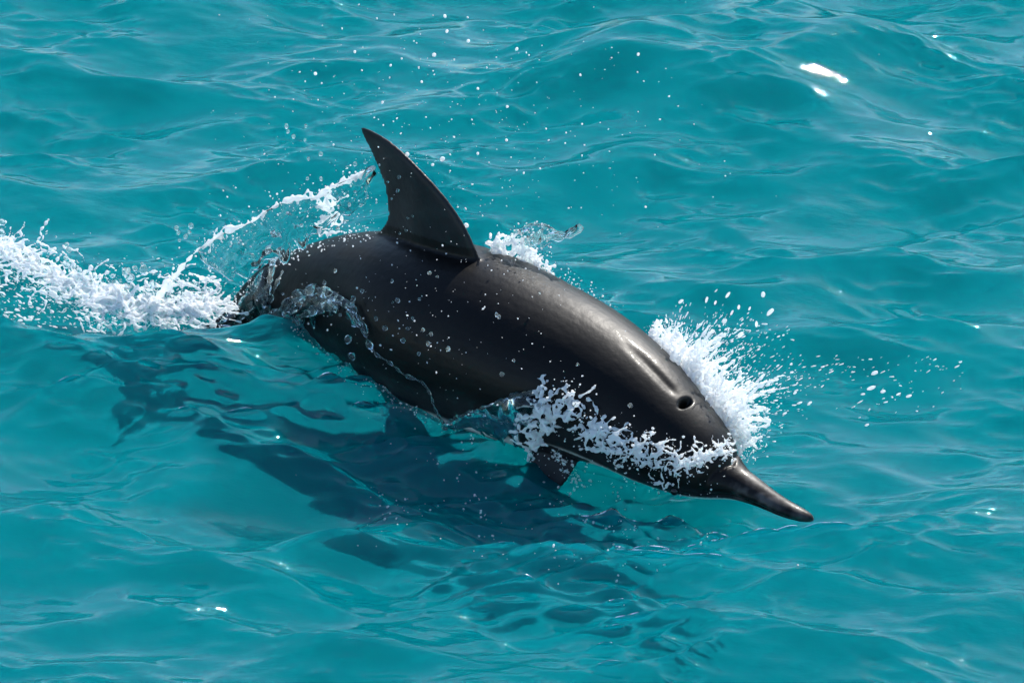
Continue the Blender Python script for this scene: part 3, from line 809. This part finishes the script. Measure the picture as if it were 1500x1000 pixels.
# --- 9. single drops large enough to tell apart
DROPS = []
def drop_mesh(seed):
    g = np.random.default_rng(seed); V, F = ICO[3]; k = g.normal(size=(4, 3))*1.5
    f = 1+sum(.07*np.sin(V@q+g.uniform(0, 6)) for q in k)
    return mesh_np('water_drop', V*f[:, None]*np.array([1, 1, 1.25]), F)
DM = [drop_mesh(i) for i in range(6)]
for m_ in DM: m_.materials.append(M_CLEAR)
DB = []
for m_ in DM:
    b_ = m_.copy(); b_.materials.clear(); b_.materials.append(M_FOAM); DB.append(b_)
def drop(p, rad, label, group, ang=0.):
    o = bpy.data.objects.new('water_drop', (DB if 'bright' in label else DM)[len(DROPS) % 6]); col.objects.link(o); o.location = p
    o.scale = (rad, rad, rad); o.rotation_euler = (SR.normal()*.4, ang+SR.normal()*.4, SR.uniform(0, 6)); DROPS.append(o)
    tag(o, label, 'water drop', group)
def lab_of(kind, u, v):
    if kind == 'wake':
        if u < 20: return ('clear water drop off the tail-most end of the wake crest', 'drops above the wake')
        if u < 125: return ('clear water drop in the rising string of drops over the wake crest', 'drops above the wake')
        if u < 245: return ('large clear water drop between wake crest and foot of the rope', 'drops above the wake')
        return ('small clear water drop beside the lower bend of the rope of water', 'drops above the wake')
    if kind == 'flank':
        if v < 345: return ('tiny clear water drop in front of the dorsal fin', 'drops in front of the fin')
        if (u, v) in ((517, 495), (523, 519)): return ('large clear drop hanging under the beaded string on the flank', 'drops on the beaded string')
        if (u, v) in ((451, 432), (466, 427)): return ('largest clear drop on top of the beaded curl by the tail', 'drops on the beaded string')
        if u > 720: return ('small clear water drop in front of the shoulder above the froth', 'drops in front of the shoulder')
        return lab['flank']
    if kind == 'burst':
        if v < 510: return ('bright streaked water drop flung up over the burst beyond the head', 'drops flung up over the burst')
        if u > 1200: return ('bright water drop flying far ahead of the beak', 'drops flung ahead of the burst')
        return ('bright water drop at the front edge of the burst', 'drops flung ahead of the burst')
    return lab[kind]
lab = {'wake': ('clear water drop in the air above the white wake', 'drops above the wake'),
       'rope': ('clear water drop in the air beside the arching rope of water', 'drops beside the rope of water'),
       'fin': ('tiny bright water drop in the air beyond the dorsal fin', 'drops beyond the dorsal fin'),
       'flank': ('clear round water drop in front of the dark flank', 'drops in front of the flank'),
       'burst': ('bright water drop flung ahead of the burst beyond the head', 'drops flung ahead of the burst')}
for (u, v, rp) in [(82, 347, 1.5), (98, 358, 3), (101, 366, 4), (97, 378, 3.5), (99, 388, 4.5), (108, 391, 3), (92, 386, 2.5), (116, 395, 4), (66, 397, 3), (183, 398, 5), (190, 406, 6), (187, 396, 4), (198, 393, 4), (210, 394, 5.5), (165, 404, 3), (224, 416, 5), (208, 386, 2.5), (259, 334, 3.5), (261, 341, 3), (272, 346, 3), (280, 331, 3.5), (277, 340, 2.5), (263, 352, 2), (286, 416, 3), (300, 422, 2.5), (3, 325, 4), (2, 340, 5)]:
    drop(at_y(u, v, RIDGE_Y+.15+.08*SR.random()), rp*PX, *lab_of('wake', u, v))
for (u, v) in [(442, 330), (452, 345), (500, 290), (512, 300), (520, 281), (528, 300), (505, 325), (495, 335), (470, 262), (450, 262), (520, 240), (535, 238), (452, 233), (470, 225), (420, 185), (430, 200), (447, 205), (422, 193), (448, 185)]:
    drop(at_y(u, v, FIN_Y+.03*SR.normal()), (1.6+1.6*SR.random())*PX, *lab['rope'])
for (u, v, rp) in [(636, 80, 2.6), (655, 46, 2.2), (652, 24, 2.2), (590, 228, 3), (597, 226, 2.5), (648, 233, 3), (634, 241, 2), (520, 76, 2), (462, 108, 2.4), (686, 60, 2), (757, 72, 2), (700, 130, 1.8), (743, 156, 1.8), (618, 120, 1.8), (572, 96, 1.6), (683, 330, 3), (560, 150, 1.7), (700, 225, 1.8), (742, 205, 1.8), (850, 110, 1.6), (935, 80, 2.0)]:
    drop(at_y(u, v, .0+.2*SR.random()), rp*PX, *lab['fin'])
for (u, v, rp, off) in [(596, 255, 2, .02), (580, 262, 1.8, .02), (594, 275, 2.5, .02), (585, 286, 1.8, .02), (609, 315, 2.2, .02), (615, 312, 2, .02), (606, 333, 2.2, .02), (597, 338, 1.8, .02), (640, 417, 2.8, .04), (595, 446, 3.2, .03), (588, 449, 2, .03), (561, 468, 3, .02), (579, 480, 3, .03), (600, 498, 3.2, .02), (632, 485, 2.8, .03), (644, 490, 2.8, .03), (640, 503, 3, .03), (611, 483, 2.2, .03), (617, 470, 2, .03), (627, 515, 2.4, .03), (668, 511, 3.2, .03), (744, 546, 3, .03), (733, 471, 2.6, .03), (668, 510, 2.2, .03), (735, 470, 2.5, .02), (517, 495, 5, .012), (523, 519, 5, .012), (540, 430, 3, .02), (451, 432, 5.5, .02), (466, 427, 7, .02), (487, 417, 2.5, .02), (502, 402, 2.4, .02), (586, 421, 2.4, .03), (648, 418, 2, .03), (625, 446, 2.2, .03), (760, 530, 2.2, .03), (850, 540, 2, .03), (927, 598, 3, .03), (790, 440, 1.8, .02)]:
    h = hit(u, v)
    if h is not None: drop(h[0]+h[1]*off, rp*PX, *lab_of('flank', u, v))
for k, (u, v) in enumerate([(998, 441), (976, 470), (966, 473), (1048, 443), (1035, 439), (1072, 458), (1062, 470), (1082, 450), (1098, 452), (1118, 431), (1128, 457), (1066, 432), (1100, 468), (1108, 475), (1072, 500), (1085, 490), (1125, 600), (1117, 597), (1125, 563), (1095, 560), (1112, 572), (1138, 556), (1096, 605), (1135, 597), (1165, 575), (1171, 590), (1186, 590), (1243, 595), (1264, 577), (1276, 568), (1294, 573), (1316, 577), (1331, 580), (1270, 622), (1281, 546), (1216, 600), (1150, 605), (1160, 545)]):
    drop(at_y(u, v, -.25+.12*SR.normal()), (1.3+1.5*SR.random()**2)*PX, *lab_of('burst', u, v))
    o = DROPS[-1]; o.scale = (o.scale[0], o.scale[0], o.scale[0]*(1.3+1.2*SR.random()))
    o.rotation_euler = (0, R(25 if v < 500 else 58)+SR.normal()*.25, 0)
